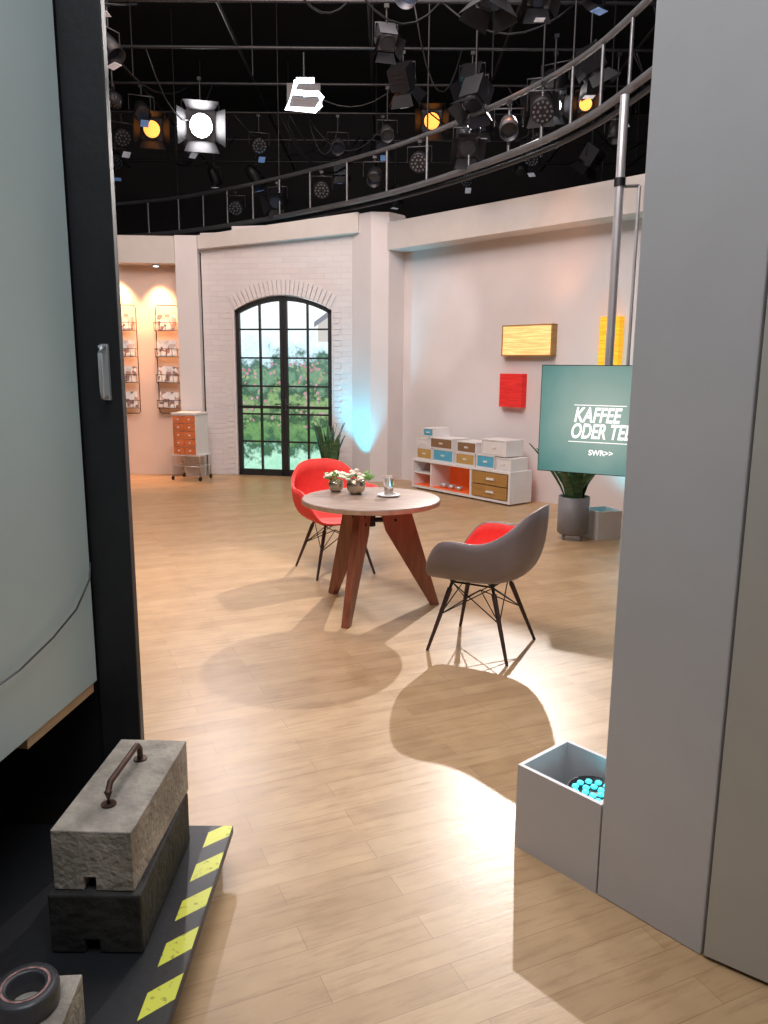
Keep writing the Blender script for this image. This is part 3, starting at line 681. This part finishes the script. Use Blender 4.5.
cap([(-.08,0,.16),(-.2,0,-.14),(.14,0,-.16),(.2,0,-.1),(.22,0,-.02),(.17,0,.03),(-.0,0,.02)],.032)
cap([(-.08,0,.17),(.13,0,.17)],.032);cap([(-.13,0,.04),(.02,0,.03)],.03)
b.bx(-.2,.2,.03,.12,-.14,.15,M_lampb);b.cyl((0,.08,.1),(0,.08,.50),.014,mat=M_lampb)
b.build((-1.0,9.95,4.76))

# ---------------------------------------------------------------- lights
def spot(name,loc,aim,e,col,size=60,blend=.5,soft=.15):
    l=bpy.data.lights.new(name,'SPOT');l.energy=e;l.color=col;l.spot_size=math.radians(size);l.spot_blend=blend;l.shadow_soft_size=soft
    o=bpy.data.objects.new(name,l);S.collection.objects.link(o);o.location=loc;o.rotation_euler=(Vector(aim)-Vector(loc)).to_track_quat('-Z','Y').to_euler()
def area(name,loc,aim,e,col,sx,sy):
    l=bpy.data.lights.new(name,'AREA');l.shape='RECTANGLE';l.size=sx;l.size_y=sy;l.energy=e;l.color=col
    o=bpy.data.objects.new(name,l);S.collection.objects.link(o);o.location=loc;o.rotation_euler=(Vector(aim)-Vector(loc)).to_track_quat('-Z','Y').to_euler()
spot('key_back',(1.95,11.0,5.0),(.3,3.2,0),2250,(1,.94,.90),50,.4,.05)
spot('key_left',(-2.35,10.3,4.60),(0,2.5,0),400,(1,.95,1),60,.5,.08)
area('overhead_soft',(-.6,6.5,6.6),(-.6,6.5,0),240,(1,.93,.91),5,5)
area('front_wash',(-1.5,3.6,5.6),(.8,10,1.4),240,(1,.87,.86),2.5,1.5)
area('wall_wash_left',(-1.0,6.5,5.8),(-3.2,11.4,1.4),110,(1,.66,.48),1.5,1)
area('backstage_fill',(.1,.2,5.2),(.1,2.0,0),105,(.92,.95,1),2.5,2)  # unseen fill added to brighten the foreground left panel
spot('wall_patch',(-1.5,5.0,5.0),(.75,10.5,2.1),300,(1,.92,.90),13,.6,.1)
spot('wall_patch_low',(-1.2,5.0,5.0),(1.15,10.0,1.1),190,(1,.92,.92),10,.7,.1)
spot('column_cyan',(-.42,10.56,.10),(-.36,10.84,1.5),170,(.03,.70,1),65,.9,.04)
spot('monitor_cyan',(2.35,7.6,.2),(2.9,8.1,1.0),70,(.05,.8,1),110,.9,.05)
spot('box_cyan',(c.x,c.y,.26),(c.x,c.y,2),4.0,(.1,.8,1),160,.9,.05)
spot('orange_wash',(1.2,8.2,5.0),(2.3,8.9,.3),110,(1,.35,.12),35,.9,.1)
spot('soffit_orange',(1.9,8.6,2.2),(1.75,9.1,3.12),10,(1,.35,.12),110,.9,.1)  # unseen spot added in mid-air to tint the soffit underside orange
spot('rig_fill',(-.3,7.0,4.3),(-.3,10.5,5.6),45,(.75,.8,1),130,.9,.3)  # added upward spot imitating spill, so the ceiling fixtures show
w=bpy.data.worlds.new('World');S.world=w;w.use_nodes=True;w.node_tree.nodes['Background'].inputs[0].default_value=(.5,.55,.65,1);w.node_tree.nodes['Background'].inputs[1].default_value=.05

# ---------------------------------------------------------------- camera
cd=bpy.data.cameras.new('Camera');cd.sensor_fit='VERTICAL';cd.sensor_height=24;cd.lens=24*770/1024;cd.clip_start=.05
co=bpy.data.objects.new('Camera',cd);S.collection.objects.link(co)
co.matrix_world=Matrix.Translation((0,0,1.6))@Matrix.Rotation(math.pi/2-math.atan(146/770),4,'X')@Matrix.Rotation(.0077,4,'Z')
S.camera=co
